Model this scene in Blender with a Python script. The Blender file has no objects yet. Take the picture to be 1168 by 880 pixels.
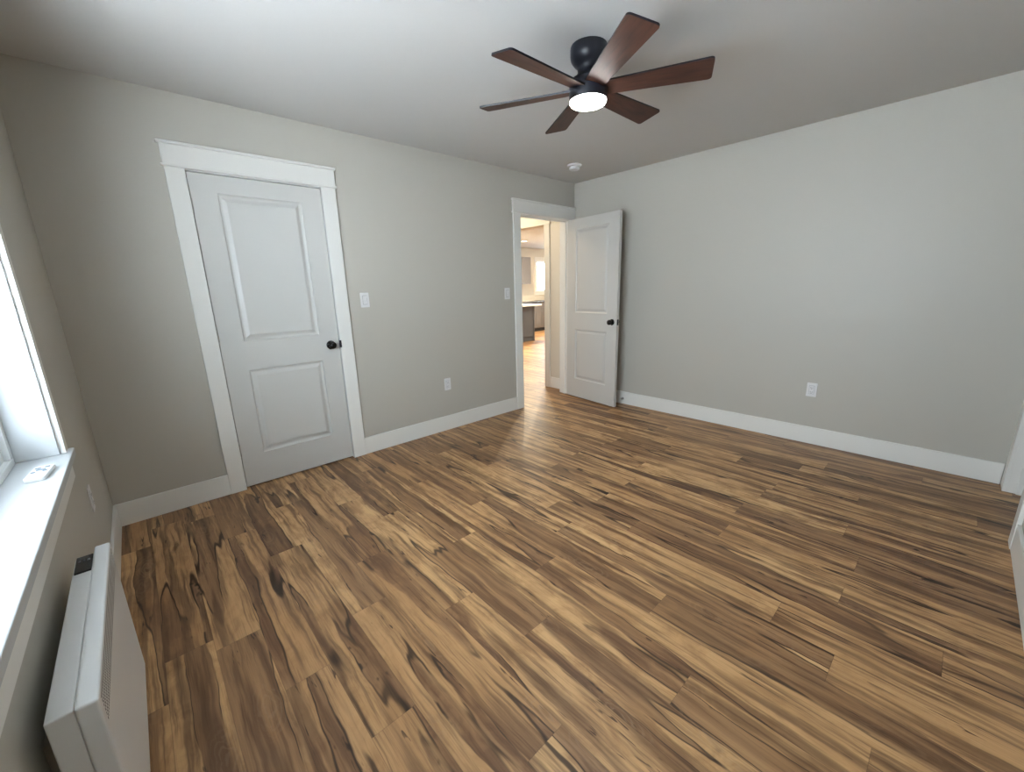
import bpy, bmesh, math, random
from mathutils import Vector, Matrix
random.seed(7)
SC = bpy.context.scene
COL = SC.collection

# ------------------------------------------------------------------ camera
CAM_LOC = Vector((0.27938, -3.21842, 1.33029))
FW = Vector((0.65351, 0.71936, -0.23547)); RT = Vector((0.73559, -0.67691, -0.02645)); UP = Vector((0.17842, 0.15592, 0.97152))
cam_d = bpy.data.cameras.new('camera'); cam = bpy.data.objects.new('camera', cam_d); COL.objects.link(cam)
cam_d.sensor_fit = 'HORIZONTAL'; cam_d.sensor_width = 36.0; cam_d.lens = 466.87 / 1168 * 36.0
cam_d.clip_start = 0.02; cam_d.clip_end = 200
cam.matrix_world = Matrix(((RT.x, UP.x, -FW.x, CAM_LOC.x), (RT.y, UP.y, -FW.y, CAM_LOC.y), (RT.z, UP.z, -FW.z, CAM_LOC.z), (0, 0, 0, 1)))
SC.camera = cam

# ------------------------------------------------------------------ view and light
SC.view_settings.view_transform = 'Standard'; SC.view_settings.look = 'None'
SC.view_settings.gamma = 1.0; SC.view_settings.use_curve_mapping = False
SC.view_settings.exposure = 0.56
SKY_GLOW = 0.0; SKY_GLOW_DIR = (-0.60, -0.78, 0.18)
SKY = 12.5            # overcast winter sky
FAN_LAMP = 65.0       # light lens of the fan
KITCHEN_LAMP = 70.0  # W per recessed lamp
HALL_LAMP = 9.0
SC.cycles.max_bounces = 16; SC.cycles.diffuse_bounces = 10; SC.cycles.glossy_bounces = 4
SC.cycles.sample_clamp_indirect = 6.0
SC.cycles.caustics_reflective = False; SC.cycles.caustics_refractive = False

w = bpy.data.worlds.new('overcast_sky'); SC.world = w; w.use_nodes = True
nt = w.node_tree; nt.nodes.clear()
bg = nt.nodes.new('ShaderNodeBackground'); wo = nt.nodes.new('ShaderNodeOutputWorld')
tc = nt.nodes.new('ShaderNodeTexCoord'); sx = nt.nodes.new('ShaderNodeSeparateXYZ'); cr = nt.nodes.new('ShaderNodeValToRGB')
nt.links.new(tc.outputs['Generated'], sx.inputs[0]); nt.links.new(sx.outputs['Z'], cr.inputs[0])
cr.color_ramp.elements[0].position = 0.0; cr.color_ramp.elements[0].color = (0.74, 0.88, 1.0, 1)
cr.color_ramp.elements[1].position = 0.8; cr.color_ramp.elements[1].color = (0.77, 0.90, 1.0, 1)
nt.links.new(cr.outputs[0], bg.inputs[0])
# hazy bright part of the sky, where the veiled sun stands
dp = nt.nodes.new('ShaderNodeVectorMath'); dp.operation = 'DOT_PRODUCT'; dp.inputs[1].default_value = Vector(SKY_GLOW_DIR).normalized()
nt.links.new(tc.outputs['Generated'], dp.inputs[0])
mr = nt.nodes.new('ShaderNodeMapRange'); mr.interpolation_type = 'SMOOTHSTEP'; nt.links.new(dp.outputs['Value'], mr.inputs['Value'])
mr.inputs['From Min'].default_value = 0.1; mr.inputs['From Max'].default_value = 1.0; mr.inputs['To Min'].default_value = SKY; mr.inputs['To Max'].default_value = SKY + SKY_GLOW
nt.links.new(mr.outputs['Result'], bg.inputs[1])
nt.links.new(bg.outputs[0], wo.inputs[0])

SUN = 36.0          # low sun on the snow outside; its bounce lights the ceiling
sun_d = bpy.data.lights.new('sun', 'SUN'); sun_d.energy = SUN; sun_d.angle = math.radians(3); sun_d.color = (1.0, 0.97, 0.93)
sun = bpy.data.objects.new('sun', sun_d); COL.objects.link(sun)
sun.rotation_euler = Vector((-0.10, 0.78, -0.62)).to_track_quat('-Z', 'Y').to_euler()

def portal(name, loc, direction, sx_, sy_):
    ld = bpy.data.lights.new(name, 'AREA'); ld.shape = 'RECTANGLE'; ld.size = sx_; ld.size_y = sy_
    ld.cycles.is_portal = True
    o = bpy.data.objects.new(name, ld); COL.objects.link(o); o.location = loc
    o.rotation_euler = Vector(direction).to_track_quat('-Z', 'Y').to_euler()
    return o
# portals only guide the renderer to the real sky in each window opening; they add no light
WY0, WY1, WZ0, WZ1 = -2.95, -1.08, 0.785, 2.14      # bedroom window opening
portal('window_portal', (-0.165, (WY0 + WY1) / 2, (WZ0 + WZ1) / 2), (1, 0, 0), WY1 - WY0, WZ1 - WZ0)

# ------------------------------------------------------------------ dimensions
XB, H, YC, WT = 4.246, 2.446, -3.57, 0.12
YB_END = YC
C1A, C1B = 0.660, 1.423      # closet opening between casings
D2A, D2B = 3.368, 4.150      # hall doorway between casings
DH = 2.045

# ------------------------------------------------------------------ materials
def new_mat(name):
    m = bpy.data.materials.new(name); m.use_nodes = True
    return m, m.node_tree, m.node_tree.nodes['Principled BSDF']
def paint(name, col, rough=0.5, bump=0.0, scale=300.0, metal=0.0, spec=0.5, vary=0.015):
    m, t, b = new_mat(name)
    n = t.nodes.new('ShaderNodeTexNoise'); n.inputs['Scale'].default_value = scale; n.inputs['Detail'].default_value = 2
    g = t.nodes.new('ShaderNodeTexCoord'); t.links.new(g.outputs['Object'], n.inputs['Vector'])
    mx = t.nodes.new('ShaderNodeMix'); mx.data_type = 'RGBA'
    mx.inputs['A'].default_value = (*[c * (1 - vary) for c in col], 1); mx.inputs['B'].default_value = (*[min(1, c * (1 + vary)) for c in col], 1)
    t.links.new(n.outputs['Fac'], mx.inputs['Factor']); t.links.new(mx.outputs['Result'], b.inputs['Base Color'])
    b.inputs['Roughness'].default_value = rough; b.inputs['Metallic'].default_value = metal
    b.inputs['Specular IOR Level'].default_value = spec
    if bump:
        bp = t.nodes.new('ShaderNodeBump'); bp.inputs['Strength'].default_value = bump; bp.inputs['Distance'].default_value = 0.001
        t.links.new(n.outputs['Fac'], bp.inputs['Height']); t.links.new(bp.outputs[0], b.inputs['Normal'])
    return m
M = {}
M['wall'] = paint('greige_wall_paint', (0.455, 0.435, 0.385), 0.45, 0.10, 250, spec=0.35)
M['ceiling'] = paint('ceiling_paint', (0.54, 0.53, 0.51), 0.75, 0.25, 160, spec=0.2)
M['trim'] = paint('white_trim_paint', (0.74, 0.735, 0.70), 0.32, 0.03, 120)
M['sill'] = paint('darkened_sill_paint', (0.47, 0.49, 0.50), 0.4, 0.25, 90)  # white paint, darkened to offset the strong daylight on sill and jambs
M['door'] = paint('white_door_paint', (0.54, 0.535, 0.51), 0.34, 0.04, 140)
M['vinyl'] = paint('white_vinyl', (0.80, 0.82, 0.82), 0.25)
M['plastic'] = paint('white_plastic', (0.68, 0.68, 0.68), 0.3)
M['grey_plastic'] = paint('grey_button_plastic', (0.16, 0.20, 0.24), 0.5)
M['dark_slot'] = paint('dark_slot', (0.03, 0.03, 0.03), 0.6)
M['gasket'] = paint('dark_gasket', (0.10, 0.11, 0.12), 0.5)
M['black_metal'] = paint('matte_black_metal', (0.008, 0.009, 0.014), 0.36, spec=0.35)
M['bronze'] = paint('dark_bronze_knob', (0.015, 0.013, 0.012), 0.22, metal=0.6)
M['nickel'] = paint('satin_nickel', (0.42, 0.41, 0.39), 0.35, metal=0.9)
M['heater'] = paint('white_heater_enamel', (0.66, 0.67, 0.67), 0.4)
M['black_plastic'] = paint('black_glossy_plastic', (0.012, 0.012, 0.014), 0.25)
M['grey_cabinet'] = paint('slate_grey_cabinet', (0.075, 0.085, 0.102), 0.45)
M['greige_cabinet'] = paint('greige_cabinet', (0.14, 0.13, 0.125), 0.45)
M['quartz'] = paint('white_quartz', (0.82, 0.81, 0.79), 0.25)
M['dark_counter'] = paint('dark_counter', (0.03, 0.03, 0.035), 0.25)
M['kwall'] = paint('warm_white_wall', (0.62, 0.58, 0.50), 0.6)
M['closet'] = paint('closet_lining', (0.25, 0.24, 0.22), 0.8)
M['snow'] = paint('snowy_ground', (0.80, 0.83, 0.87), 0.9, 0, 3)
M['outside'] = paint('exterior_siding', (0.4, 0.4, 0.4), 0.8)

def emit(name, col, s):
    m, t, b = new_mat(name); b.inputs['Base Color'].default_value = (0.8, 0.8, 0.8, 1)
    b.inputs['Emission Color'].default_value = (*col, 1); b.inputs['Emission Strength'].default_value = s
    return m
M['lens'] = emit('lit_lens', (1.0, 0.985, 0.96), FAN_LAMP)
M['pot'] = emit('lit_recessed_lamp', (1.0, 0.84, 0.58), 12.0)

m, t, b = new_mat('window_glass'); M['glass'] = m
t.nodes.remove(b); out = t.nodes['Material Output']
tr = t.nodes.new('ShaderNodeBsdfTransparent'); gl = t.nodes.new('ShaderNodeBsdfGlossy'); gl.inputs['Roughness'].default_value = 0.0
fr = t.nodes.new('ShaderNodeFresnel'); fr.inputs[0].default_value = 1.5; mx = t.nodes.new('ShaderNodeMixShader')
geo = t.nodes.new('ShaderNodeNewGeometry'); inv = t.nodes.new('ShaderNodeMath'); inv.operation = 'SUBTRACT'; inv.inputs[0].default_value = 1.0; t.links.new(geo.outputs['Backfacing'], inv.inputs[1])
mul = t.nodes.new('ShaderNodeMath'); mul.operation = 'MULTIPLY'; t.links.new(fr.outputs[0], mul.inputs[0]); t.links.new(inv.outputs[0], mul.inputs[1])   # reflect on the entering face only
t.links.new(mul.outputs[0], mx.inputs[0]); t.links.new(tr.outputs[0], mx.inputs[1]); t.links.new(gl.outputs[0], mx.inputs[2]); t.links.new(mx.outputs[0], out.inputs[0])

class NG:
    """tiny node-graph helper"""
    def __init__(s, t): s.t = t
    def link(s, v, sock):
        if hasattr(v, 'is_output') or isinstance(v, bpy.types.NodeSocket): s.t.links.new(v, sock)
        else: sock.default_value = v
    def m(s, op, a, b=0.0, c=0.0):
        n = s.t.nodes.new('ShaderNodeMath'); n.operation = op
        s.link(a, n.inputs[0]); s.link(b, n.inputs[1]); s.link(c, n.inputs[2]); return n.outputs[0]
    def xyz(s, x, y, z=0.0):
        n = s.t.nodes.new('ShaderNodeCombineXYZ'); s.link(x, n.inputs[0]); s.link(y, n.inputs[1]); s.link(z, n.inputs[2]); return n.outputs[0]
    def noise(s, v, scale=1.0, detail=2.0, rough=0.5, dist=0.0):
        n = s.t.nodes.new('ShaderNodeTexNoise'); s.link(v, n.inputs['Vector']); n.inputs['Scale'].default_value = scale
        n.inputs['Detail'].default_value = detail; n.inputs['Roughness'].default_value = rough; n.inputs['Distortion'].default_value = dist
        return n.outputs['Fac']
    def white(s, v):
        n = s.t.nodes.new('ShaderNodeTexWhiteNoise'); n.noise_dimensions = '3D'; s.link(v, n.inputs['Vector'])
        q = s.t.nodes.new('ShaderNodeSeparateColor'); s.t.links.new(n.outputs['Color'], q.inputs[0]); return n.outputs['Value'], q.outputs[0], q.outputs[1], q.outputs[2]
    def ss(s, v, a, b, o0=0.0, o1=1.0):
        n = s.t.nodes.new('ShaderNodeMapRange'); n.interpolation_type = 'SMOOTHSTEP'; s.link(v, n.inputs['Value'])
        n.inputs['From Min'].default_value = a; n.inputs['From Max'].default_value = b; n.inputs['To Min'].default_value = o0; n.inputs['To Max'].default_value = o1
        return n.outputs['Result']
    def mix(s, f, a, b):
        n = s.t.nodes.new('ShaderNodeMix'); n.data_type = 'RGBA'; s.link(f, n.inputs['Factor'])
        for v, k in ((a, 'A'), (b, 'B')):
            if isinstance(v, tuple): n.inputs[k].default_value = (*v, 1)
            else: s.t.links.new(v, n.inputs[k])
        return n.outputs['Result']

def lin(r, g, b_):
    return tuple(((c / 255) / 12.92 if c <= 10 else (((c / 255) + 0.055) / 1.055) ** 2.4) for c in (r, g, b_))

LIGHT_A, LIGHT_B, LIGHT_C = lin(204, 164, 116), lin(178, 137, 94), lin(164, 125, 84)
DARK_A, DARK_B, DARK_C, STREAK, INK = lin(116, 82, 57), lin(96, 67, 47), lin(136, 101, 69), lin(78, 51, 33), lin(36, 21, 13)
# floor: 15 cm boards, 1.22 m long, running from the front wall to the closet wall
m, t, b = new_mat('plank_floor'); M['floor'] = m
g = NG(t); tcn = t.nodes.new('ShaderNodeTexCoord'); sp = t.nodes.new('ShaderNodeSeparateXYZ'); t.links.new(tcn.outputs['Object'], sp.inputs[0])
X, Y = sp.outputs['X'], sp.outputs['Y']
PW, PL, X0 = 0.150, 1.22, 0.290
u = g.m('DIVIDE', g.m('SUBTRACT', X, X0), PW); ui = g.m('FLOOR', u); uf = g.m('FRACT', u)
# joints of each board row, as a constant ramp
known = {0: -1.475, 1: -0.62, 2: -0.975, 3: -1.668, 4: -2.57, 5: -1.92, 6: -1.03, 7: -2.77, 12: -3.36, 13: -1.83}
rampn = t.nodes.new('ShaderNodeValToRGB'); rampn.color_ramp.interpolation = 'CONSTANT'
offs = []
for k in range(30):
    i = k - 2
    j = known.get(i, None)
    offs.append((random.random() if j is None else ((-j / PL) % 1.0)))
els = rampn.color_ramp.elements
els[0].position = 0.0; els[0].color = (offs[0],) * 3 + (1,)
els[1].position = 1.0 / 30; els[1].color = (offs[1],) * 3 + (1,)
for k in range(2, 30):
    e = els.new(k / 30); e.color = (offs[k],) * 3 + (1,)
t.links.new(g.m('DIVIDE', g.m('ADD', ui, 2.5), 30.0), rampn.inputs[0])
off = g.m('MULTIPLY', rampn.outputs[0], 1.0)
v = g.m('ADD', g.m('DIVIDE', Y, PL), off); vi = g.m('FLOOR', v); vf = g.m('FRACT', v)
r1, r2, r3, r4 = g.white(g.xyz(ui, vi, 3.7))
seed = g.m('MULTIPLY', r1, 97.0)
# long wandering tone bands; the contour of the same field gives the sapwood/heartwood line
wx = g.noise(g.xyz(g.m('MULTIPLY', X, 6.0), g.m('MULTIPLY', Y, 5.0), seed), 1.0, 2.0, 0.5)
Xw = g.m('ADD', X, g.m('MULTIPLY', g.m('SUBTRACT', wx, 0.5), 0.028))
band = g.noise(g.xyz(g.m('MULTIPLY', Xw, 9.5), g.m('MULTIPLY', Y, 0.6), seed), 1.0, 1.6, 0.5)
band2 = g.noise(g.xyz(g.m('MULTIPLY', Xw, 26.0), g.m('MULTIPLY', Y, 1.3), g.m('ADD', seed, 13.0)), 1.0, 3.0, 0.55)
fine = g.noise(g.xyz(g.m('MULTIPLY', X, 240.0), g.m('MULTIPLY', Y, 6.0), seed), 1.0, 3.0, 0.6)
streak = g.noise(g.xyz(g.m('MULTIPLY', Xw, 60.0), g.m('MULTIPLY', Y, 2.0), seed), 1.0, 4.0, 0.6, 0.3)
mott = g.noise(g.xyz(g.m('MULTIPLY', X, 14.0), g.m('MULTIPLY', Y, 6.0), seed), 1.0, 4.0, 0.6, 0.6)
thr = g.m('ADD', 0.45, g.m('MULTIPLY', r2, 0.15))
sd = g.m('SUBTRACT', thr, band)                    # negative inside the heartwood
heart = g.ss(sd, -0.012, 0.012, 1.0, 0.0)
soft = g.ss(sd, -0.16, 0.10, 1.0, 0.0)
light = g.mix(r4, LIGHT_A, LIGHT_B)
light = g.mix(g.ss(mott, 0.38, 0.68), light, LIGHT_C)
dark = g.mix(r3, DARK_A, DARK_B)
dark = g.mix(g.ss(mott, 0.42, 0.62), dark, DARK_C)
hm = g.m('MULTIPLY', heart, g.m('ADD', 0.55, g.m('MULTIPLY', r1, 0.35)))
colr = g.mix(g.m('MULTIPLY', soft, 0.30), light, DARK_C)
colr = g.mix(hm, colr, dark)
colr = g.mix(g.m('MULTIPLY', g.ss(band2, 0.46, 0.64), 0.62), colr, STREAK)
colr = g.mix(g.m('MULTIPLY', g.ss(band2, 0.46, 0.30), 0.30), colr, LIGHT_A)
colr = g.mix(g.m('MULTIPLY', g.ss(streak, 0.50, 0.68), 0.55), colr, STREAK)
colr = g.mix(g.m('MULTIPLY', g.ss(fine, 0.46, 0.74), 0.28), colr, STREAK)
# dark line along the boundary, coming and going, with thicker bark marks
edge = g.ss(g.m('ABSOLUTE', sd), 0.002, 0.014, 1.0, 0.0)
emask = g.ss(g.noise(g.xyz(g.m('MULTIPLY', X, 5.0), g.m('MULTIPLY', Y, 2.6), g.m('ADD', seed, 11.0)), 1.0, 2.0), 0.38, 0.52)
colr = g.mix(g.m('MULTIPLY', g.m('MULTIPLY', edge, emask), 0.85), colr, INK)
edge2 = g.ss(g.m('ABSOLUTE', g.m('ADD', sd, 0.012)), 0.004, 0.030, 1.0, 0.0)
emask2 = g.ss(g.noise(g.xyz(g.m('MULTIPLY', X, 9.0), g.m('MULTIPLY', Y, 5.0), g.m('ADD', seed, 31.0)), 1.0, 3.0, 0.6), 0.62, 0.67)
colr = g.mix(g.m('MULTIPLY', g.m('MULTIPLY', edge2, emask2), 0.85), colr, INK)
# knots with growth rings
vor = t.nodes.new('ShaderNodeTexVoronoi'); vor.inputs['Scale'].default_value = 1.0
warp = g.m('MULTIPLY', g.m('SUBTRACT', mott, 0.5), 0.5)
t.links.new(g.xyz(g.m('ADD', g.m('MULTIPLY', X, 7.5), warp), g.m('ADD', g.m('MULTIPLY', Y, 3.0), warp), seed), vor.inputs['Vector'])
kd = vor.outputs['Distance']; kc = t.nodes.new('ShaderNodeSeparateColor'); t.links.new(vor.outputs['Color'], kc.inputs[0])
kon = g.ss(kc.outputs[0], 0.62, 0.66)
core = g.m('MULTIPLY', g.ss(kd, 0.03, 0.16, 1.0, 0.0), kon)
colr = g.mix(g.m('MULTIPLY', core, 0.6), colr, lin(72, 46, 30))
rings = g.m('MULTIPLY', g.m('MULTIPLY', g.ss(g.m('SINE', g.m('MULTIPLY', kd, 75.0)), 0.0, 1.0), g.ss(kd, 0.1, 0.55, 1.0, 0.0)), kon)
colr = g.mix(g.m('MULTIPLY', rings, 0.22), colr, lin(160, 134, 108))
# short dark checks
chk = g.noise(g.xyz(g.m('MULTIPLY', X, 90.0), g.m('MULTIPLY', Y, 9.0), g.m('ADD', seed, 5.0)), 1.0, 1.0, 0.5, 0.8)
chm = g.ss(g.noise(g.xyz(g.m('MULTIPLY', X, 12.0), g.m('MULTIPLY', Y, 3.0), g.m('ADD', seed, 55.0)), 1.0, 1.0), 0.56, 0.66)
colr = g.mix(g.m('MULTIPLY', g.m('MULTIPLY', g.ss(chk, 0.64, 0.70), chm), 0.8), colr, lin(50, 32, 22))
# seams
su = g.m('MULTIPLY', g.m('MINIMUM', uf, g.m('SUBTRACT', 1.0, uf)), PW)
sv = g.m('MULTIPLY', g.m('MINIMUM', vf, g.m('SUBTRACT', 1.0, vf)), PL)
seam = g.ss(g.m('MINIMUM', su, sv), 0.0003, 0.0016, 1.0, 0.0)
colr = g.mix(g.m('MULTIPLY', seam, 0.35), colr, lin(60, 42, 30))
hsv = t.nodes.new('ShaderNodeHueSaturation'); hsv.inputs['Value'].default_value = 1.0; hsv.inputs['Saturation'].default_value = 1.0
t.links.new(colr, hsv.inputs['Color'])
t.links.new(hsv.outputs[0], b.inputs['Base Color'])
b.inputs['Roughness'].default_value = 0.42; b.inputs['Specular IOR Level'].default_value = 0.4
bp = t.nodes.new('ShaderNodeBump'); bp.inputs['Strength'].default_value = 0.25; bp.inputs['Distance'].default_value = 0.001
t.links.new(g.m('SUBTRACT', fine, g.m('MULTIPLY', seam, 1.5)), bp.inputs['Height']); t.links.new(bp.outputs[0], b.inputs['Normal'])

# dark walnut for the fan blades (grain along local x)
m, t, b = new_mat('walnut_blade'); M['walnut'] = m
g = NG(t); tcn = t.nodes.new('ShaderNodeTexCoord'); sp = t.nodes.new('ShaderNodeSeparateXYZ'); t.links.new(tcn.outputs['Object'], sp.inputs[0])
n1 = g.noise(g.xyz(g.m('MULTIPLY', sp.outputs['X'], 6.0), g.m('MULTIPLY', sp.outputs['Y'], 110.0), 0.0), 1.0, 3.0, 0.6)
n2 = g.noise(g.xyz(g.m('MULTIPLY', sp.outputs['X'], 3.0), g.m('MULTIPLY', sp.outputs['Y'], 22.0), 4.0), 1.0, 2.0, 0.5, 0.5)
c = g.mix(g.ss(n2, 0.35, 0.7), lin(72, 44, 34), lin(44, 27, 21)); c = g.mix(g.m('MULTIPLY', g.ss(n1, 0.5, 0.75), 0.5), c, lin(26, 15, 12))
t.links.new(c, b.inputs['Base Color']); b.inputs['Roughness'].default_value = 0.5; b.inputs['Specular IOR Level'].default_value = 0.3

# ------------------------------------------------------------------ builders
class MB:
    def __init__(s): s.bm = bmesh.new()
    def box(s, x0, x1, y0, y1, z0, z1):
        P = [(x0, y0, z0), (x1, y0, z0), (x1, y1, z0), (x0, y1, z0), (x0, y0, z1), (x1, y0, z1), (x1, y1, z1), (x0, y1, z1)]
        V = [s.bm.verts.new(p) for p in P]
        for f in ((3, 2, 1, 0), (4, 5, 6, 7), (0, 1, 5, 4), (1, 2, 6, 5), (2, 3, 7, 6), (3, 0, 4, 7)):
            s.bm.faces.new([V[i] for i in f])
        return s
    def lathe(s, prof, c=(0, 0, 0), axis='Z', n=40):
        rings = []
        for r, h in prof:
            ring = []
            for k in range(n):
                a = 2 * math.pi * k / n; p = (r * math.cos(a), r * math.sin(a), h)
                if axis == 'X': p = (p[2], p[0], p[1])
                if axis == 'Y': p = (p[1], p[2], p[0])
                ring.append(s.bm.verts.new((p[0] + c[0], p[1] + c[1], p[2] + c[2])))
            rings.append(ring)
        for a_, b_ in zip(rings, rings[1:]):
            for k in range(n):
                s.bm.faces.new((a_[k], a_[(k + 1) % n], b_[(k + 1) % n], b_[k]))
        s.bm.faces.new(rings[0][::-1]); s.bm.faces.new(rings[-1])
        return s
    def prism(s, pts, d0, d1, axis='Z'):
        """polygon pts extruded from d0 to d1 along axis"""
        def P(a, b_, d): return {'Z': (a, b_, d), 'X': (d, a, b_), 'Y': (a, d, b_)}[axis]
        A = [s.bm.verts.new(P(*p, d0)) for p in pts]; B = [s.bm.verts.new(P(*p, d1)) for p in pts]
        s.bm.faces.new(A[::-1]); s.bm.faces.new(B)
        for k in range(len(pts)): s.bm.faces.new((A[k], A[(k + 1) % len(pts)], B[(k + 1) % len(pts)], B[k]))
        return s
    def build(s, name, mat, parent=None, bevel=0.0, smooth=False, seg=2):
        bmesh.ops.recalc_face_normals(s.bm, faces=s.bm.faces[:])
        me = bpy.data.meshes.new(name); s.bm.to_mesh(me); s.bm.free(); me.materials.append(mat)
        o = bpy.data.objects.new(name, me); COL.objects.link(o)
        if parent: o.parent = parent
        if smooth:
            for p in me.polygons: p.use_smooth = True
            try: me.set_sharp_from_angle(angle=math.radians(40))
            except Exception: pass
        if bevel:
            md = o.modifiers.new('bevel', 'BEVEL'); md.width = bevel; md.segments = seg; md.limit_method = 'ANGLE'; md.angle_limit = math.radians(40)
        return o
def tag(o, label, cat=None, group=None, kind=None):
    o['label'] = label
    if cat: o['category'] = cat
    if group: o['group'] = group
    if kind: o['kind'] = kind
    return o
def empty(name, loc, rz=0.0):
    o = bpy.data.objects.new(name, None); COL.objects.link(o); o.location = loc; o.rotation_euler = (0, 0, rz); o.empty_display_size = 0.05
    return o
def copy_tree(o, parent=None):
    c = o.copy(); COL.objects.link(c); c.parent = parent
    for ch in list(o.children): copy_tree(ch, c)
    return c
def rrect(w_, h_, r, n=5):
    pts = []
    for cx, cy, a0 in ((w_ / 2 - r, h_ / 2 - r, 0), (-w_ / 2 + r, h_ / 2 - r, 90), (-w_ / 2 + r, -h_ / 2 + r, 180), (w_ / 2 - r, -h_ / 2 + r, 270)):
        for k in range(n + 1):
            a = math.radians(a0 + 90 * k / n); pts.append((cx + r * math.cos(a), cy + r * math.sin(a)))
    return pts

# ------------------------------------------------------------------ the shell
o = MB().box(0, XB, YC, 0, -0.15, 0).box(3.0, 4.4, 0, 1.62, -0.15, 0).box(0.3, 1.8, 0, 0.75, -0.15, 0) \
    .box(4.4, 11.0, -0.4, 6.0, -0.15, 0).box(3.2, XB + 0.2, YC - 1.0, YC, -0.15, 0).build('floor', M['floor'])
tag(o, 'brown and tan wood plank floor running from the front wall to the closet wall', 'floor', kind='structure')
o = MB().box(-0.2, XB + WT, YC - WT, WT, H, H + 0.15).build('ceiling', M['ceiling'])
tag(o, 'pale grey-white flat ceiling above the bedroom', 'ceiling', kind='structure')
o = MB().box(3.0, 11.2, WT, 6.2, H, H + 0.15).build('ceiling', M['ceiling'])
tag(o, 'bright ceiling over the hall and kitchen beyond the open doorway', 'ceiling', kind='structure')
# window wall (left): opening for window
ex = -0.19
mb = MB()
mb.box(ex, 0, YC - WT, WY0, 0, H); mb.box(ex, 0, WY1, WT, 0, H)
mb.box(ex, 0, WY0, WY1, 0, WZ0 - 0.03); mb.box(ex, 0, WY0, WY1, WZ1, H)
tag(mb.build('wall_left', M['wall']), 'greige wall holding the window above the panel heater', 'wall', kind='structure')
o = MB().box(-1.5, -0.19, -6.0, 2.0, 2.42, 2.56).build('added_roof_eave', M['outside'])  # unseen roof, added to cut the high sky light through the window
tag(o, 'deep unseen porch roof added outside to shade the bedroom window', 'roof', kind='structure')
# closet wall (back)
j = 0.018
mb = MB()
mb.box(0, C1A - j, 0, WT, 0, H); mb.box(C1B + j, D2A - j, 0, WT, 0, H); mb.box(D2B + j, XB, 0, WT, 0, H)
mb.box(C1A - j, C1B + j, 0, WT, DH + j, H); mb.box(D2A - j, D2B + j, 0, WT, DH + j, H)
tag(mb.build('wall_back', M['wall']), 'greige wall with the closed closet door and the open doorway', 'wall', kind='structure')
tag(MB().box(XB, XB + WT, YC - WT, WT, 0, H).build('wall_right', M['wall']), 'wide plain greige wall with one low outlet', 'wall', kind='structure')
FX0, FX1 = 3.375, 4.115       # opening in the front wall
mb = MB()
mb.box(0, FX0 - j, YC - WT, YC, 0, H); mb.box(FX1 + j, XB, YC - WT, YC, 0, H); mb.box(FX0 - j, FX1 + j, YC - WT, YC, DH + j, H)
tag(mb.build('wall_front', M['wall']), 'greige wall at the right edge with a cased opening', 'wall', kind='structure')
# dim closets behind the closed door and behind the front opening
mb = MB()
mb.box(0.28, 0.30, WT, 0.77, 0, H); mb.box(1.8, 1.82, WT, 0.77, 0, H); mb.box(0.28, 1.82, 0.75, 0.77, 0, H); mb.box(0.28, 1.82, WT, 0.77, H, H + 0.02)
tag(mb.build('wall_closet', M['closet']), 'dim closet lining behind the closed white door', 'wall', kind='structure')
mb = MB()
mb.box(3.18, 3.2, YC - 1.0, YC - WT, 0, H); mb.box(XB + 0.2, XB + 0.22, YC - 1.0, YC - WT, 0, H); mb.box(3.18, XB + 0.22, YC - 1.02, YC - 1.0, 0, H); mb.box(3.18, XB + 0.22, YC - 1.0, YC - WT, H, H + 0.02)
tag(mb.build('wall_side_room', M['wall']), 'greige walls of the small space behind the right-edge opening', 'wall', kind='structure')
# hall and kitchen walls
HX = 4.285; HO0, HO1, HOZ = 0.50, 1.50, 2.07
mb = MB()
mb.box(HX, HX + 0.12, WT, HO0, 0, H); mb.box(HX, HX + 0.12, HO1, 6.0, 0, H); mb.box(HX, HX + 0.12, HO0, HO1, HOZ, H)
mb.box(3.0, HX, 1.60, 1.72, 0, H); mb.box(2.88, 3.0, WT, 1.72, 0, H)
tag(mb.build('wall_hall', M['kwall']), 'cream hall wall seen through the open doorway', 'wall', kind='structure')
KW0, KW1, KZ0, KZ1 = 9.82, 10.75, 1.17, 2.08
mb = MB()
mb.box(4.4, KW0, 6.0, 6.15, 0, H); mb.box(KW1, 11.15, 6.0, 6.15, 0, H); mb.box(KW0, KW1, 6.0, 6.15, 0, KZ0); mb.box(KW0, KW1, 6.0, 6.15, KZ1, H)
tag(mb.build('wall_kitchen_back', M['kwall']), 'cream far wall behind the kitchen window and cabinets', 'wall', kind='structure')
mb = MB()
mb.box(11.0, 11.15, -0.4, 2.0, 0, H); mb.box(11.0, 11.15, 3.4, 6.0, 0, H); mb.box(11.0, 11.15, 2.0, 3.4, 0, 0.9); mb.box(11.0, 11.15, 2.0, 3.4, 2.1, H)
tag(mb.build('wall_kitchen_side', M['kwall']), 'cream side wall of the kitchen', 'wall', kind='structure')
mb = MB(); mb.box(XB + WT, 11.15, -0.55, -0.4, 0, H); mb.box(4.40, 11.15, -0.4, WT, H, H + 0.12); mb.box(XB + WT, 4.40, -0.4, WT, 0, H + 0.1)
tag(mb.build('wall_kitchen_front', M['kwall']), 'cream near wall of the kitchen', 'wall', kind='structure')
portal('kitchen_window_portal', ((KW0 + KW1) / 2, 6.12, (KZ0 + KZ1) / 2), (0, -1, 0), KW1 - KW0, KZ1 - KZ0)
portal('side_window_portal', (11.12, 2.7, 1.5), (-1, 0, 0), 1.4, 1.2)
# outside
o = MB().box(-60, -0.5, -60, 60, -0.8, -0.7).box(-0.5, 80, 7.0, 60, -0.8, -0.7).box(12, 80, -60, 7.0, -0.8, -0.7).build('ground', M['snow'])
tag(o, 'snow covered ground outside the window', 'snow', kind='structure')

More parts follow.
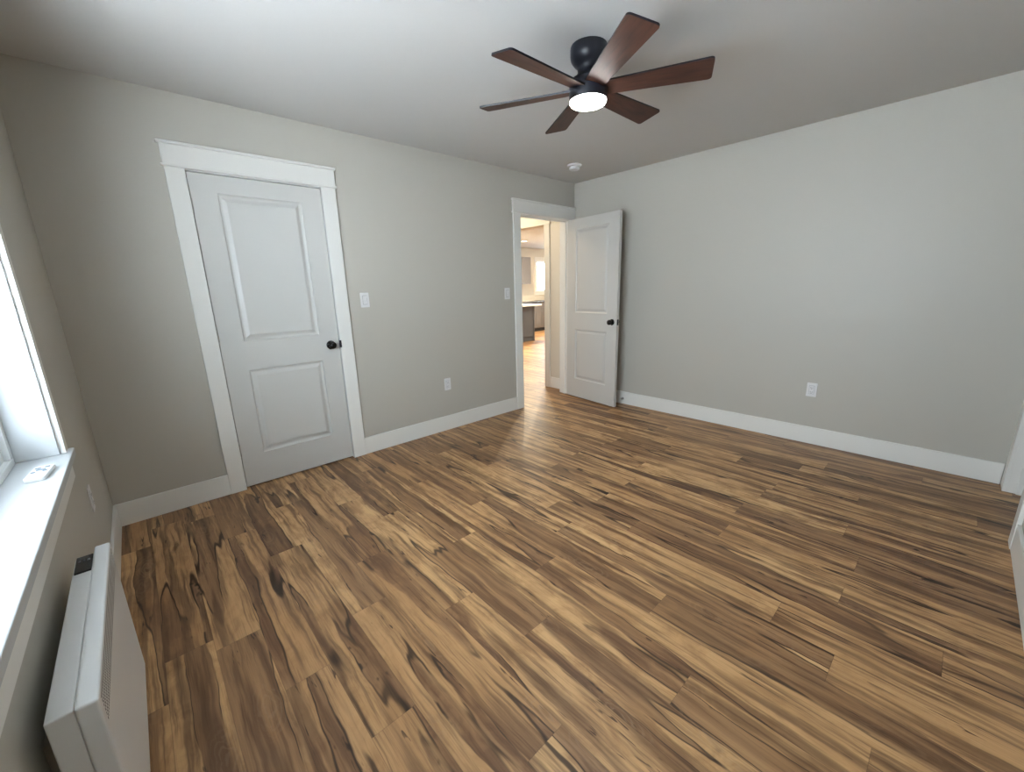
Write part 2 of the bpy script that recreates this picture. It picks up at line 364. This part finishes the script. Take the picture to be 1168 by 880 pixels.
# ------------------------------------------------------------------ baseboards
BH, BT = 0.142, 0.014
def base(name, label, boxes):
    mb = MB()
    for q in boxes: mb.box(*q)
    tag(mb.build(name, M['trim'], bevel=0.003), label, 'baseboard', kind='structure')
base('baseboard_back', 'white baseboard left of the closed closet door', [(0, C1A - 0.0935, -BT, 0, 0, BH)])
base('baseboard_back', 'white baseboard between the closed door and the open doorway', [(C1B + 0.0975, D2A - 0.097, -BT, 0, 0, BH)])
base('baseboard_right', 'white baseboard along the wide plain wall', [(XB - BT, XB, YC + 0.021, -0.018, 0, BH)])
base('baseboard_left', 'white baseboard behind the panel heater', [(0, BT, YC, -BT, 0, BH)])
base('baseboard_front', 'white baseboard at the lower right edge', [(BT, 3.279, YC, YC + BT, 0, BH)])
base('baseboard_hall', 'white baseboard on the short hall wall beyond the doorway', [(HX - BT, HX, WT + 0.018, 0.412, 0, BH)])

# ------------------------------------------------------------------ casings (craftsman style)
def casing_y(name, label, x0, x1, ysurf, sgn, top, leg=0.0955, head=0.14, right_butt=None, jamb_y=None, right_leg=None, left_leg=None):
    """cased opening in a wall facing sgn*y at ysurf; x0..x1 = between legs"""
    T = 0.017
    def yy(d): return (ysurf, ysurf + sgn * d) if sgn > 0 else (ysurf + sgn * d, ysurf)
    root = empty(name, ((x0 + x1) / 2, ysurf, 0)); tag(root, label, 'door trim', kind='structure')
    def part(nm, boxes, bev=0.0015, mat='trim'):
        mb = MB()
        for q in boxes: mb.box(*q)
        o_ = mb.build(nm, M[mat], root, bevel=bev); o_.location = -root.location; return o_
    ll = left_leg or leg; rl = right_leg or leg
    part('side_casing', [(x0 - ll, x0, *yy(T), 0, top + 0.005)])
    part('side_casing', [(x1, x1 + rl, *yy(T), 0, top + 0.005)])
    xa, xb = x0 - ll - 0.004, x1 + rl + 0.004
    e = 0.010
    if right_butt is not None: xb = right_butt; er = 0.0
    else: er = e
    part('head_fillet', [(xa - e, xb + er, *yy(0.026), top + 0.005, top + 0.020)], 0.004)
    part('head_board', [(xa, xb, *yy(0.019), top + 0.020, top + head - 0.016)])
    part('head_cap', [(xa - e - 0.004, xb + er, *yy(0.034), top + head - 0.016, top + head)], 0.004)
    # jamb boards lining the wall thickness
    yi = (ysurf, ysurf - sgn * WT)
    y0_, y1_ = min(yi), max(yi)
    r = 0.005
    part('jamb', [(x0 - j + 0.0005, x0 - 0.0 + 0.0 - 0.0005 + (-0.0) + 0.0, y0_, y1_, 0, top + j), (x1 + 0.0005, x1 + j - 0.0005, y0_, y1_, 0, top + j), (x0 - j, x1 + j, y0_, y1_, top, top + j - 0.0005)], 0.001)
    # stop strips
    ys = ysurf - sgn * 0.040; ye = ysurf - sgn * 0.075
    a_, b_ = min(ys, ye), max(ys, ye)
    part('door_stop_strip', [(x0, x0 + 0.011, a_, b_, 0, top), (x1 - 0.011, x1, a_, b_, 0, top), (x0 + 0.011, x1 - 0.011, a_, b_, top - 0.011, top)], 0.001)
    return root
casing_y('trim_1', 'white craftsman trim around the closed closet door', C1A, C1B, 0.0, -1, DH, leg=0.094, right_leg=0.0975)
casing_y('trim_2', 'white trim around the open doorway in the far corner', D2A, D2B, 0.0, -1, DH, leg=0.097, right_butt=XB, right_leg=XB - D2B)
casing_y('trim_3', 'white trim around the opening at the right edge', FX0, FX1, YC, 1, DH, leg=0.0955, right_butt=XB, right_leg=XB - FX1)
# hall-side trim of the doorway and cased opening in the hall wall
mb = MB(); mb.box(D2A - 0.095, D2A, WT, WT + 0.017, 0, DH); mb.box(D2B, HX, WT, WT + 0.017, 0, DH); mb.box(D2A - 0.095, HX, WT, WT + 0.019, DH, DH + 0.13)
tag(mb.build('trim_4', M['trim'], bevel=0.0015), 'white trim on the hall side of the open doorway', 'door trim', kind='structure')
r5 = empty('trim_5', (HX, 1.0, 0)); tag(r5, 'white trim of the wide hall opening towards the kitchen', 'door trim', kind='structure')
for nm, q in (('side_casing', (HX - 0.017, HX, 0.412, HO0, 0, HOZ)), ('side_casing', (HX - 0.017, HX, HO1, HO1 + 0.088, 0, HOZ)), ('head_board', (HX - 0.021, HX, 0.402, HO1 + 0.095, HOZ, HOZ + 0.13)),
              ('jamb', (HX + 0.0005, HX + 0.1195, HO0 - 0.0, HO0 + 0.006, 0, HOZ))):
    o = MB().box(*q).build(nm, M['trim'], r5, bevel=0.0015); o.location = -r5.location

# ------------------------------------------------------------------ panel doors
def panel_door(name, w_, h_, t_, parent, label=None):
    """moulded two-panel slab, local x along the width from the hinge, z up, thickness centred on y"""
    bm = bmesh.new()
    xc = [0, 0.136, w_ - 0.136, w_]; zc = [0, 0.222, 0.815, 1.010, 1.922, h_]
    for side in (-1, 1):
        def V(x, z, d): return bm.verts.new((x, side * (t_ / 2 - d), z))
        for a in range(3):
            for c_ in range(5):
                x0, x1, z0, z1 = xc[a], xc[a + 1], zc[c_], zc[c_ + 1]
                if a == 1 and c_ in (1, 3):
                    prof = [(0, 0), (0.002, 0.0055), (0.008, 0.0105), (0.014, 0.0125), (0.021, 0.0120), (0.038, 0.0045), (0.042, 0.0028), (0.044, 0.0024)]
                    rings = [[V(x0 + i, z0 + i, d), V(x1 - i, z0 + i, d), V(x1 - i, z1 - i, d), V(x0 + i, z1 - i, d)] for i, d in prof]
                    for A, B in zip(rings, rings[1:]):
                        for k in range(4): bm.faces.new((A[k], A[(k + 1) % 4], B[(k + 1) % 4], B[k]))
                    bm.faces.new(rings[-1])
                else:
                    bm.faces.new((V(x0, z0, 0), V(x1, z0, 0), V(x1, z1, 0), V(x0, z1, 0)))
    q = t_ / 2
    for P in (((0, -q, 0), (0, q, 0), (0, q, h_), (0, -q, h_)), ((w_, -q, 0), (w_, q, 0), (w_, q, h_), (w_, -q, h_)),
              ((0, -q, 0), (w_, -q, 0), (w_, q, 0), (0, q, 0)), ((0, -q, h_), (w_, -q, h_), (w_, q, h_), (0, q, h_))):
        bm.faces.new([bm.verts.new(p) for p in P])
    bmesh.ops.remove_doubles(bm, verts=bm.verts[:], dist=1e-5)
    bmesh.ops.recalc_face_normals(bm, faces=bm.faces[:])
    me = bpy.data.meshes.new(name); bm.to_mesh(me); bm.free(); me.materials.append(M['door'])
    o_ = bpy.data.objects.new(name, me); COL.objects.link(o_); o_.parent = parent
    return o_
def door_set(name, loc, rz, w_, label, sides=(-1, 1), hinge_side=-1):
    root = empty(name, loc, rz); tag(root, label, 'door', kind='structure')
    h_, t_ = 2.027, 0.035
    s_ = panel_door('slab', w_, h_, t_, root)
    kz, kx = 0.925, w_ - 0.062
    for s in sides:
        c0 = s * t_ / 2
        kn = MB().lathe([(0.010, c0 + s * 0.004), (0.010, c0 + s * 0.022), (0.020, c0 + s * 0.027), (0.0265, c0 + s * 0.036), (0.0275, c0 + s * 0.046), (0.024, c0 + s * 0.056), (0.014, c0 + s * 0.062), (0.004, c0 + s * 0.063)], (kx, 0, kz), 'Y').build('knob', M['bronze'], root, smooth=True)
        MB().lathe([(0.033, c0), (0.033, c0 + s * 0.004), (0.028, c0 + s * 0.008), (0.010, c0 + s * 0.009)], (kx, 0, kz), 'Y').build('rosette', M['bronze'], kn, smooth=True)
    MB().box(w_, w_ + 0.0012, -0.012, 0.012, kz - 0.030, kz + 0.030).box(w_ + 0.0012, w_ + 0.006, -0.006, 0.006, kz - 0.008, kz + 0.008).build('latch_plate', M['black_metal'], root)
    for z in (0.23, 1.02, 1.79):
        hy = hinge_side * (t_ / 2 + 0.004)
        mb = MB().lathe([(0.0055, z), (0.0055, z + 0.09)], (-0.002, hy, 0), 'Z', 12)
        mb.box(-0.0015, 0.0, -t_ / 2, t_ / 2, z, z + 0.09)
        mb.build('hinge', M['nickel'], root, smooth=True)
    return root
# closed closet door, slab face flush with the wall, hinges on the left
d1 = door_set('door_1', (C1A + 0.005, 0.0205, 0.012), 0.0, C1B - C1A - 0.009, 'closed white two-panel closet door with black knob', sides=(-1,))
# strike plate lip on the closet jamb
MB().box(C1B - C1A - 0.0065, C1B - C1A + 0.003, -0.0385, -0.0180, 0.90, 0.955).build('strike_plate', M['black_metal'], d1)
# open door swung into the room, hinged on the right jamb
HPX, HPY = D2B - 0.004, -0.019
ang = math.atan2(-0.752 - HPY, 4.030 - (HPX - 0.020))
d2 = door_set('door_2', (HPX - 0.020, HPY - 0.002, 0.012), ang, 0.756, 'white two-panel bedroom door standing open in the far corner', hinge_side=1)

# ------------------------------------------------------------------ window
wr = empty('window_1', (0, (WY0 + WY1) / 2, WZ0)); tag(wr, 'white vinyl window with deep sill at the left edge', 'window', kind='structure')
def wpart(nm, boxes, mat='trim', bev=0.0015, parent=None):
    mb = MB()
    for q in boxes: mb.box(*q)
    o_ = mb.build(nm, M[mat], parent or wr, bevel=bev); 
    o_.location = -wr.location if parent is None else (0, 0, 0)
    return o_
LEGW = 0.048; rv = -0.002
sill_x = 0.032
hx0, hx1 = WY0 - LEGW - 0.014, WY1 + LEGW + 0.014
sl = MB().prism([(-0.105, WY0), (0, WY0), (0, hx0), (sill_x, hx0), (sill_x, hx1), (0, hx1), (0, WY1), (-0.105, WY1)], WZ0 - 0.029, WZ0, 'Z').build('sill', M['sill'], wr, bevel=0.003); sl.location = -wr.location
wpart('apron', [(0, 0.015, WY0 - LEGW, WY1 + LEGW, WZ0 - 0.110, WZ0 - 0.029)])
wpart('side_casing', [(0, 0.017, WY1 + rv, WY1 + LEGW, WZ0, WZ1)])
wpart('side_casing', [(0, 0.017, WY0 - LEGW, WY0 - rv, WZ0, WZ1)])
wpart('head_fillet', [(0, 0.026, WY0 - LEGW - 0.012, WY1 + LEGW + 0.012, WZ1, WZ1 + 0.014)], bev=0.004)
wpart('head_board', [(0, 0.019, WY0 - LEGW, WY1 + LEGW, WZ1 + 0.014, WZ1 + 0.125)])
wpart('head_cap', [(0, 0.034, WY0 - LEGW - 0.014, WY1 + LEGW + 0.014, WZ1 + 0.125, WZ1 + 0.142)], bev=0.004)
wpart('jamb', [(-0.105, 0.001, WY1 - 0.012, WY1, WZ0, WZ1), (-0.105, 0.001, WY0, WY0 + 0.012, WZ0, WZ1), (-0.105, 0.001, WY0 + 0.012, WY1 - 0.012, WZ1 - 0.012, WZ1)], 'sill')
FR = 0.045
a, bb, c0, c1 = WY0, WY1, WZ0 - 0.02, WZ1
wf = wpart('window_frame', [(-0.185, -0.105, a, bb, c0, WZ0 + 0.022), (-0.185, -0.105, a, bb, c1 - FR, c1), (-0.185, -0.105, a, a + FR, WZ0 + 0.022, c1 - FR), (-0.185, -0.105, bb - FR, bb, WZ0 + 0.022, c1 - FR)], 'vinyl', 0.003)
ym = (a + bb) / 2
for ya, yb, xo in ((a + FR, ym + 0.025, -0.172), (ym - 0.025, bb - FR, -0.145)):
    sz0, sz1 = WZ0 + 0.022, c1 - FR; S_ = 0.038
    sash = wpart('sash', [(xo, xo + 0.025, ya, yb, sz0, sz0 + S_), (xo, xo + 0.025, ya, yb, sz1 - S_, sz1), (xo, xo + 0.025, ya, ya + S_, sz0 + S_, sz1 - S_), (xo, xo + 0.025, yb - S_, yb, sz0 + S_, sz1 - S_)], 'vinyl', 0.003)
    q = [(xo + 0.018, xo + 0.026, ya + S_, yb - S_, sz0 + S_, sz0 + S_ + 0.006), (xo + 0.018, xo + 0.026, ya + S_, yb - S_, sz1 - S_ - 0.006, sz1 - S_), (xo + 0.018, xo + 0.026, ya + S_, ya + S_ + 0.006, sz0 + S_, sz1 - S_), (xo + 0.018, xo + 0.026, yb - S_ - 0.006, yb - S_, sz0 + S_, sz1 - S_)]
    mb = MB(); [mb.box(*k) for k in q]; mb.build('gasket', M['gasket'], sash)
    MB().box(xo + 0.010, xo + 0.014, ya + S_, yb - S_, sz0 + S_, sz1 - S_).build('pane', M['glass'], sash)

# kitchen window
kr = empty('window_2', ((KW0 + KW1) / 2, 6.0, KZ0)); tag(kr, 'small bright kitchen window seen through the open doorway', 'window', kind='structure')
def kpart(nm, boxes, mat='trim'):
    mb = MB(); [mb.box(*q) for q in boxes]; o_ = mb.build(nm, M[mat], kr, bevel=0.002); o_.location = -kr.location; return o_
kpart('side_casing', [(KW0 - 0.10, KW0, 5.982, 6.0, KZ0, KZ1)]); kpart('side_casing', [(KW1, KW1 + 0.1, 5.982, 6.0, KZ0, KZ1)])
kpart('head_board', [(KW0 - 0.11, KW1 + 0.11, 5.98, 6.0, KZ1, KZ1 + 0.12)]); kpart('sill', [(KW0 - 0.12, KW1 + 0.12, 5.965, 6.0, KZ0 - 0.03, KZ0)])
kpart('apron', [(KW0 - 0.10, KW1 + 0.10, 5.984, 6.0, KZ0 - 0.12, KZ0 - 0.03)])
kpart('window_frame', [(KW0, KW0 + 0.04, 6.06, 6.13, KZ0, KZ1), (KW1 - 0.04, KW1, 6.06, 6.13, KZ0, KZ1), (KW0 + 0.04, KW1 - 0.04, 6.06, 6.13, KZ0, KZ0 + 0.05), (KW0 + 0.04, KW1 - 0.04, 6.06, 6.13, KZ1 - 0.04, KZ1)], 'vinyl')
kpart('pane', [(KW0 + 0.04, KW1 - 0.04, 6.09, 6.094, KZ0 + 0.05, KZ1 - 0.04)], 'glass')
sr = empty('added_window_3', (11.0, 2.7, 0.9)); tag(sr, 'wide unseen kitchen side window added to light the floor beyond the doorway', 'window', kind='structure')  # unseen window, added to bring daylight into the kitchen
for nm, mt, q in (('window_frame', 'vinyl', [(11.05, 11.12, 2.0, 2.06, .9, 2.1), (11.05, 11.12, 3.34, 3.4, .9, 2.1), (11.05, 11.12, 2.06, 3.34, .9, .96), (11.05, 11.12, 2.06, 3.34, 2.04, 2.1), (11.05, 11.12, 2.67, 2.73, .96, 2.04)]), ('pane', 'glass', [(11.08, 11.084, 2.06, 3.34, .96, 2.04)])):
    mb = MB(); [mb.box(*k) for k in q]; o = mb.build(nm, M[mt], sr); o.location = -sr.location

# ------------------------------------------------------------------ ceiling fan
FC = Vector((2.135, -1.793, 0.0))
fan = empty('ceiling_fan', (FC.x, FC.y, H)); tag(fan, 'black flush-mount ceiling fan with six dark wood blades and lit round light', 'ceiling fan')
def z(v_): return v_ - H
MB().lathe([(0.086, z(2.446)), (0.0885, z(2.436)), (0.0885, z(2.405)), (0.084, z(2.388)), (0.070, z(2.370)), (0.056, z(2.358)), (0.052, z(2.345)), (0.053, z(2.332)), (0.064, z(2.318)), (0.078, z(2.306))], n=56).build('canopy', M['black_metal'], fan, smooth=True)
MB().lathe([(0.078, z(2.308)), (0.089, z(2.302)), (0.0925, z(2.294)), (0.0925, z(2.219)), (0.0905, z(2.213)), (0.080, z(2.213))], n=56).build('motor_housing', M['black_metal'], fan, smooth=True)
MB().lathe([(0.0885, z(2.217)), (0.0885, z(2.208)), (0.084, z(2.201)), (0.060, z(2.1965)), (0.030, z(2.195)), (0.004, z(2.1945))], n=56).build('light_lens', M['lens'], fan, smooth=True)
def blade_mesh():
    bm = bmesh.new()
    L0, L1, wa, wb, r = 0.070, 0.560, 0.094, 0.138, 0.016
    out_ = []
    def corner(cx, cy, a0, a1, rr):
        for k in range(6):
            a_ = math.radians(a0 + (a1 - a0) * k / 5); out_.append((cx + rr * math.cos(a_), cy + rr * math.sin(a_)))
    corner(L1 - r, wb / 2 - r, 0, 90, r); out_.append((L0, wa / 2)); out_.append((L0, -wa / 2)); corner(L1 - r, -wb / 2 + r, -90, 0, r)
    A = [bm.verts.new((x, y, -0.004)) for x, y in out_]; B = [bm.verts.new((x, y, 0.004)) for x, y in out_]
    f1 = bm.faces.new(A[::-1]); f2 = bm.faces.new(B)
    for k in range(len(out_)):
        f = bm.faces.new((A[k], A[(k + 1) % len(out_)], B[(k + 1) % len(out_)], B[k])); f.material_index = 1
    bmesh.ops.recalc_face_normals(bm, faces=bm.faces[:])
    me = bpy.data.meshes.new('blade'); bm.to_mesh(me); bm.free(); me.materials.append(M['walnut']); me.materials.append(M['black_metal'])
    return me
bme = blade_mesh()
br = MB().box(0.060, 0.125, -0.030, 0.030, 0.0042, 0.0085)
brm = None
for k in range(6):
    a_ = math.radians(238.2 + 60 * k)
    bo = bpy.data.objects.new('blade', bme); COL.objects.link(bo); bo.parent = fan; bo.location = (0, 0, z(2.2617))
    bo.rotation_euler = (Matrix.Rotation(a_, 3, 'Z') @ Matrix.Rotation(-0.2102, 3, 'X')).to_euler()
    if k == 0:
        b0 = br.build('blade_bracket', M['black_metal'], bo, bevel=0.001); brm = b0.data
    else:
        b1 = b0.copy(); COL.objects.link(b1); b1.parent = bo

# ------------------------------------------------------------------ smoke detector
sd_ = empty('smoke_detector', (3.655, -0.475, H)); tag(sd_, 'small round white smoke detector on the ceiling near the corner', 'smoke detector')
MB().lathe([(0.068, 0), (0.068, -0.008), (0.064, -0.014), (0.050, -0.016)], n=40).build('base_plate', M['plastic'], sd_, smooth=True)
MB().lathe([(0.040, -0.014), (0.040, -0.022), (0.048, -0.024), (0.049, -0.038), (0.044, -0.045), (0.028, -0.048), (0.004, -0.049)], n=40).build('sensor_head', M['plastic'], sd_, smooth=True)

# ------------------------------------------------------------------ switches and outlets (plate in local xz, facing -y)
def plate(root):
    MB().prism(rrect(0.070, 0.114, 0.005), 0.0, -0.005, 'Y').build('cover_plate', M['plastic'], root, bevel=0.0015)
def light_switch(loc, rz, label):
    r = empty('light_switch', loc, rz); tag(r, label, 'light switch', 'light switches on the closet wall'); plate(r)
    rk = MB(); rk.prism([(-0.005, -0.033), (-0.0075, -0.033), (-0.0055, 0.0), (-0.010, 0.033), (-0.005, 0.033)], -0.0165, 0.0165, 'X')
    o_ = rk.build('rocker', M['plastic'], r, bevel=0.0006); tag(o_, 'white decorator rocker')
    MB().box(-0.0178, 0.0178, -0.0054, -0.0051, -0.0345, 0.0345).build('rocker_gap', M['dark_slot'], r)
    return r
def outlet(loc, rz, label):
    r = empty('wall_outlet', loc, rz); tag(r, label, 'wall outlet', 'low wall outlets around the bedroom'); plate(r)
    rc = MB().box(-0.0165, 0.0165, -0.0075, -0.0045, -0.033, 0.033).build('receptacle', M['plastic'], r, bevel=0.001)
    MB().box(-0.0178, 0.0178, -0.0054, -0.0051, -0.0345, 0.0345).build('receptacle_gap', M['grey_plastic'], r)
    for zc in (-0.018, 0.018):
        mb = MB(); mb.box(-0.0075, -0.0052, -0.0079, -0.0073, zc - 0.0045, zc + 0.0045); mb.box(0.0052, 0.0075, -0.0079, -0.0073, zc - 0.0035, zc + 0.0035)
        mb.lathe([(0.0026, -0.0073), (0.0026, -0.0079)], (0, 0, zc - 0.0095), 'Y', 12)
        mb.build('socket', M['dark_slot'], rc)
    return r
light_switch((1.657, 0, 1.259), 0, 'white light switch on the greige wall right of the closed closet door')
light_switch((3.170, 0, 1.263), 0, 'white light switch just left of the open doorway')
outlet((2.375, 0, 0.448), 0, 'white wall outlet low between the closed door and the open doorway')
outlet((XB, -2.478, 0.452), math.radians(-90), 'white wall outlet low on the wide plain wall at right')
outlet((0, -0.715, 0.465), math.radians(90), 'white wall outlet on the window wall behind the far end of the heater')

# spring door stop on the right baseboard
ds = empty('door_stop', (XB - BT, -0.741, 0.063)); tag(ds, 'small metal door stop on the right wall baseboard beside the open door', 'door stop')
MB().lathe([(0.014, 0.0), (0.014, -0.004), (0.006, -0.008), (0.006, -0.012)], (0, 0, 0), 'X', 20).build('mount', M['nickel'], ds, smooth=True)
prof = [(0.0055 + 0.0012 * (k % 2), -0.010 - k * 0.0018) for k in range(24)]
MB().lathe(prof, (0, 0, 0), 'X', 16).build('spring', M['nickel'], ds)
MB().lathe([(0.0085, -0.051), (0.0085, -0.062), (0.006, -0.065)], (0, 0, 0), 'X', 16).build('rubber_tip', M['plastic'], ds, smooth=True)

# ------------------------------------------------------------------ panel heater under the window
HY0, HY1, HZ0, HZ1 = -2.232, -1.545, 0.135, 0.600
ht = empty('panel_heater', (0.0, (HY0 + HY1) / 2, HZ0)); tag(ht, 'white wall-mounted electric panel heater below the window sill', 'heater')
def hpart(nm, mb, mat, bev=0.0, parent=None, seg=2):
    o_ = mb.build(nm, M[mat], parent or ht, bevel=bev, seg=seg)
    if parent is None: o_.location = -ht.location
    return o_
body = hpart('body', MB().box(0.034, 0.0725, HY0 + 0.004, HY1 - 0.045, HZ0 + 0.012, HZ1 - 0.003), 'heater', 0.003)
cover = hpart('front_cover', MB().box(0.0725, 0.106, HY0, HY1, HZ0, HZ1), 'heater', 0.005, seg=3)
for ya in (HY0 + 0.10, HY1 - 0.16): hpart('wall_bracket', MB().box(0.0005, 0.034, ya, ya + 0.04, HZ0 + 0.10, HZ1 - 0.12), 'nickel')
cp = hpart('control_panel', MB().box(0.038, 0.0722, HY1 - 0.145, HY1 - 0.048, HZ1 - 0.0035, HZ1 + 0.0015), 'black_plastic', 0.0015)
tag(cp, 'glossy black control panel')
mb = MB()
for k in range(3): mb.box(0.0435 + k * 0.009, 0.0485 + k * 0.009, HY1 - 0.085, HY1 - 0.073, HZ1 + 0.0012, HZ1 + 0.0026)
hpart('button', mb, 'gasket', 0.0004, parent=cp)
mb = MB().box(0.1055, 0.1062, HY0 + 0.02, HY1 - 0.02, HZ1 - 0.0165, HZ1 - 0.0135)
yv = HY0 + 0.022
while yv < HY1 - 0.024:
    for q in range(5):
        mb.box(0.1055, 0.1063, yv, yv + 0.0030, HZ1 - 0.028 - q * 0.0105, HZ1 - 0.0225 - q * 0.0105)
    yv += 0.0085
g_ = hpart('grille', mb, 'dark_slot'); tag(g_, 'rows of small dark slots along the top of the front')

# ------------------------------------------------------------------ fan remote on the sill
RL, RW, RT_ = 0.125, 0.048, 0.013
rm = empty('remote_control', (-0.025, -1.300, WZ0), math.radians(-6)); tag(rm, 'small white remote control with grey buttons lying on the window sill', 'remote control')
MB().prism(rrect(RW, RL, 0.010, 6), 0.0, RT_, 'Z').build('case', M['plastic'], rm, bevel=0.003)
for (bx, by, bw, bh_) in ((-0.010, 0.034, 0.014, 0.012), (0.010, 0.040, 0.012, 0.014), (0.0, 0.016, 0.022, 0.014), (-0.013, -0.004, 0.011, 0.013), (0.012, 0.000, 0.011, 0.013)):
    o = MB().prism(rrect(bw, bh_, 0.004, 4), RT_ - 0.001, RT_ + 0.0012, 'Z').build('button', M['grey_plastic'], rm); o.location = (bx, by, 0)

# ------------------------------------------------------------------ kitchen beyond the doorway
isl = empty('kitchen_island', (6.9, 4.35, 0)); tag(isl, 'slate grey kitchen island with white top, seen through the open doorway', 'kitchen island')
def at(root, nm, mb, mat, bev=0.0, parent=None):
    o_ = mb.build(nm, M[mat], parent or root, bevel=bev)
    if parent is None: o_.location = -root.location
    return o_
at(isl, 'body', MB().box(6.10, 7.66, 4.02, 4.85, 0.0, 0.86), 'grey_cabinet', 0.003)
at(isl, 'end_panel', MB().box(6.12, 7.64, 4.0, 4.019, 0.11, 0.84).box(7.61, 7.645, 3.99, 4.0, 0.0, 0.84), 'grey_cabinet', 0.002)
at(isl, 'countertop', MB().box(6.0, 7.78, 3.86, 4.95, 0.86, 0.90), 'quartz', 0.004)
# base cabinets along the far wall
nx = 7.85
doors_ = []
for k, xw in enumerate((0.62, 0.62, 0.62)):
    x0_ = nx + k * 0.62
    cb = empty('base_cabinet', (x0_ + 0.31, 5.4, 0))
    tag(cb, ['leftmost greige base cabinet along the far kitchen wall', 'middle greige base cabinet along the far kitchen wall', 'rightmost greige base cabinet below the kitchen window'][k], 'cabinet', 'base cabinets along the far kitchen wall')
    at(cb, 'body', MB().box(x0_ + 0.001, x0_ + 0.619, 5.42, 5.998, 0.10, 0.85), 'greige_cabinet')
    at(cb, 'toe_kick', MB().box(x0_ + 0.001, x0_ + 0.619, 5.48, 5.998, 0.0, 0.10), 'dark_slot')
    for dx in (0.004, 0.312):
        dr = at(cb, 'door', MB().box(x0_ + dx, x0_ + dx + 0.304, 5.40, 5.42, 0.11, 0.69).box(x0_ + dx + 0.05, x0_ + dx + 0.254, 5.394, 5.4, 0.16, 0.64), 'greige_cabinet', 0.002)
    at(cb, 'drawer', MB().box(x0_ + 0.004, x0_ + 0.616, 5.40, 5.42, 0.70, 0.845), 'greige_cabinet', 0.002)
tag(MB().box(nx - 0.01, 9.712, 5.37, 5.999, 0.85, 0.885).build('worktop', M['dark_counter'], bevel=0.003), 'dark worktop on the far greige kitchen cabinets', 'worktop')
st = empty('range_cooker', (10.05, 5.7, 0)); tag(st, 'dark cooker at the end of the far kitchen cabinets', 'cooker')
at(st, 'body', MB().box(9.72, 10.48, 5.40, 5.998, 0.0, 0.89), 'black_plastic', 0.004)
at(st, 'oven_door', MB().box(9.74, 10.46, 5.375, 5.399, 0.16, 0.70), 'black_metal', 0.004)
at(st, 'handle', MB().box(9.80, 10.40, 5.335, 5.350, 0.63, 0.65).box(9.82, 9.84, 5.35, 5.375, 0.63, 0.65).box(10.36, 10.38, 5.35, 5.375, 0.63, 0.65), 'nickel', 0.003)
uc = empty('upper_cabinet', (8.9, 5.8, 1.4)); tag(uc, 'grey upper cabinet on the far kitchen wall left of the small window', 'cabinet')
at(uc, 'body', MB().box(8.35, 9.22, 5.67, 5.998, 1.395, 2.16), 'greige_cabinet')
at(uc, 'door', MB().box(8.354, 8.783, 5.65, 5.67, 1.40, 2.155), 'greige_cabinet', 0.002); at(uc, 'door', MB().box(8.787, 9.216, 5.65, 5.67, 1.40, 2.155), 'greige_cabinet', 0.002)
# recessed lamps
def lamp_at(x, y, power, label, col=(1.0, 0.83, 0.58)):
    r = empty('recessed_lamp', (x, y, H)); tag(r, label, 'ceiling lamp', 'recessed lamps beyond the doorway')
    MB().lathe([(0.085, -0.0005), (0.085, -0.006), (0.062, -0.008)], n=32).build('trim_ring', M['plastic'], r, smooth=True)
    MB().lathe([(0.060, -0.0085), (0.004, -0.0095)], n=32).build('lamp_lens', M['pot'], r, smooth=True)
    ld = bpy.data.lights.new('lamp_light', 'AREA'); ld.shape = 'DISK'; ld.size = 0.12; ld.energy = power; ld.color = col
    lo = bpy.data.objects.new('lamp_light', ld); COL.objects.link(lo); lo.parent = r; lo.location = (0, 0, -0.012)
for x_, y_, s in ((7.95, 4.62, 'recessed lamp in the kitchen ceiling before the upper cabinet'), (6.6, 4.4, 'recessed lamp in the kitchen ceiling over the island'),
                  (6.4, 2.2, 'recessed lamp in the ceiling between hall opening and island'), (9.2, 3.0, 'recessed lamp in the kitchen ceiling near the side window')):
    lamp_at(x_, y_, KITCHEN_LAMP, s)
lamp_at(3.72, 0.85, HALL_LAMP, 'recessed lamp in the short hall ceiling')
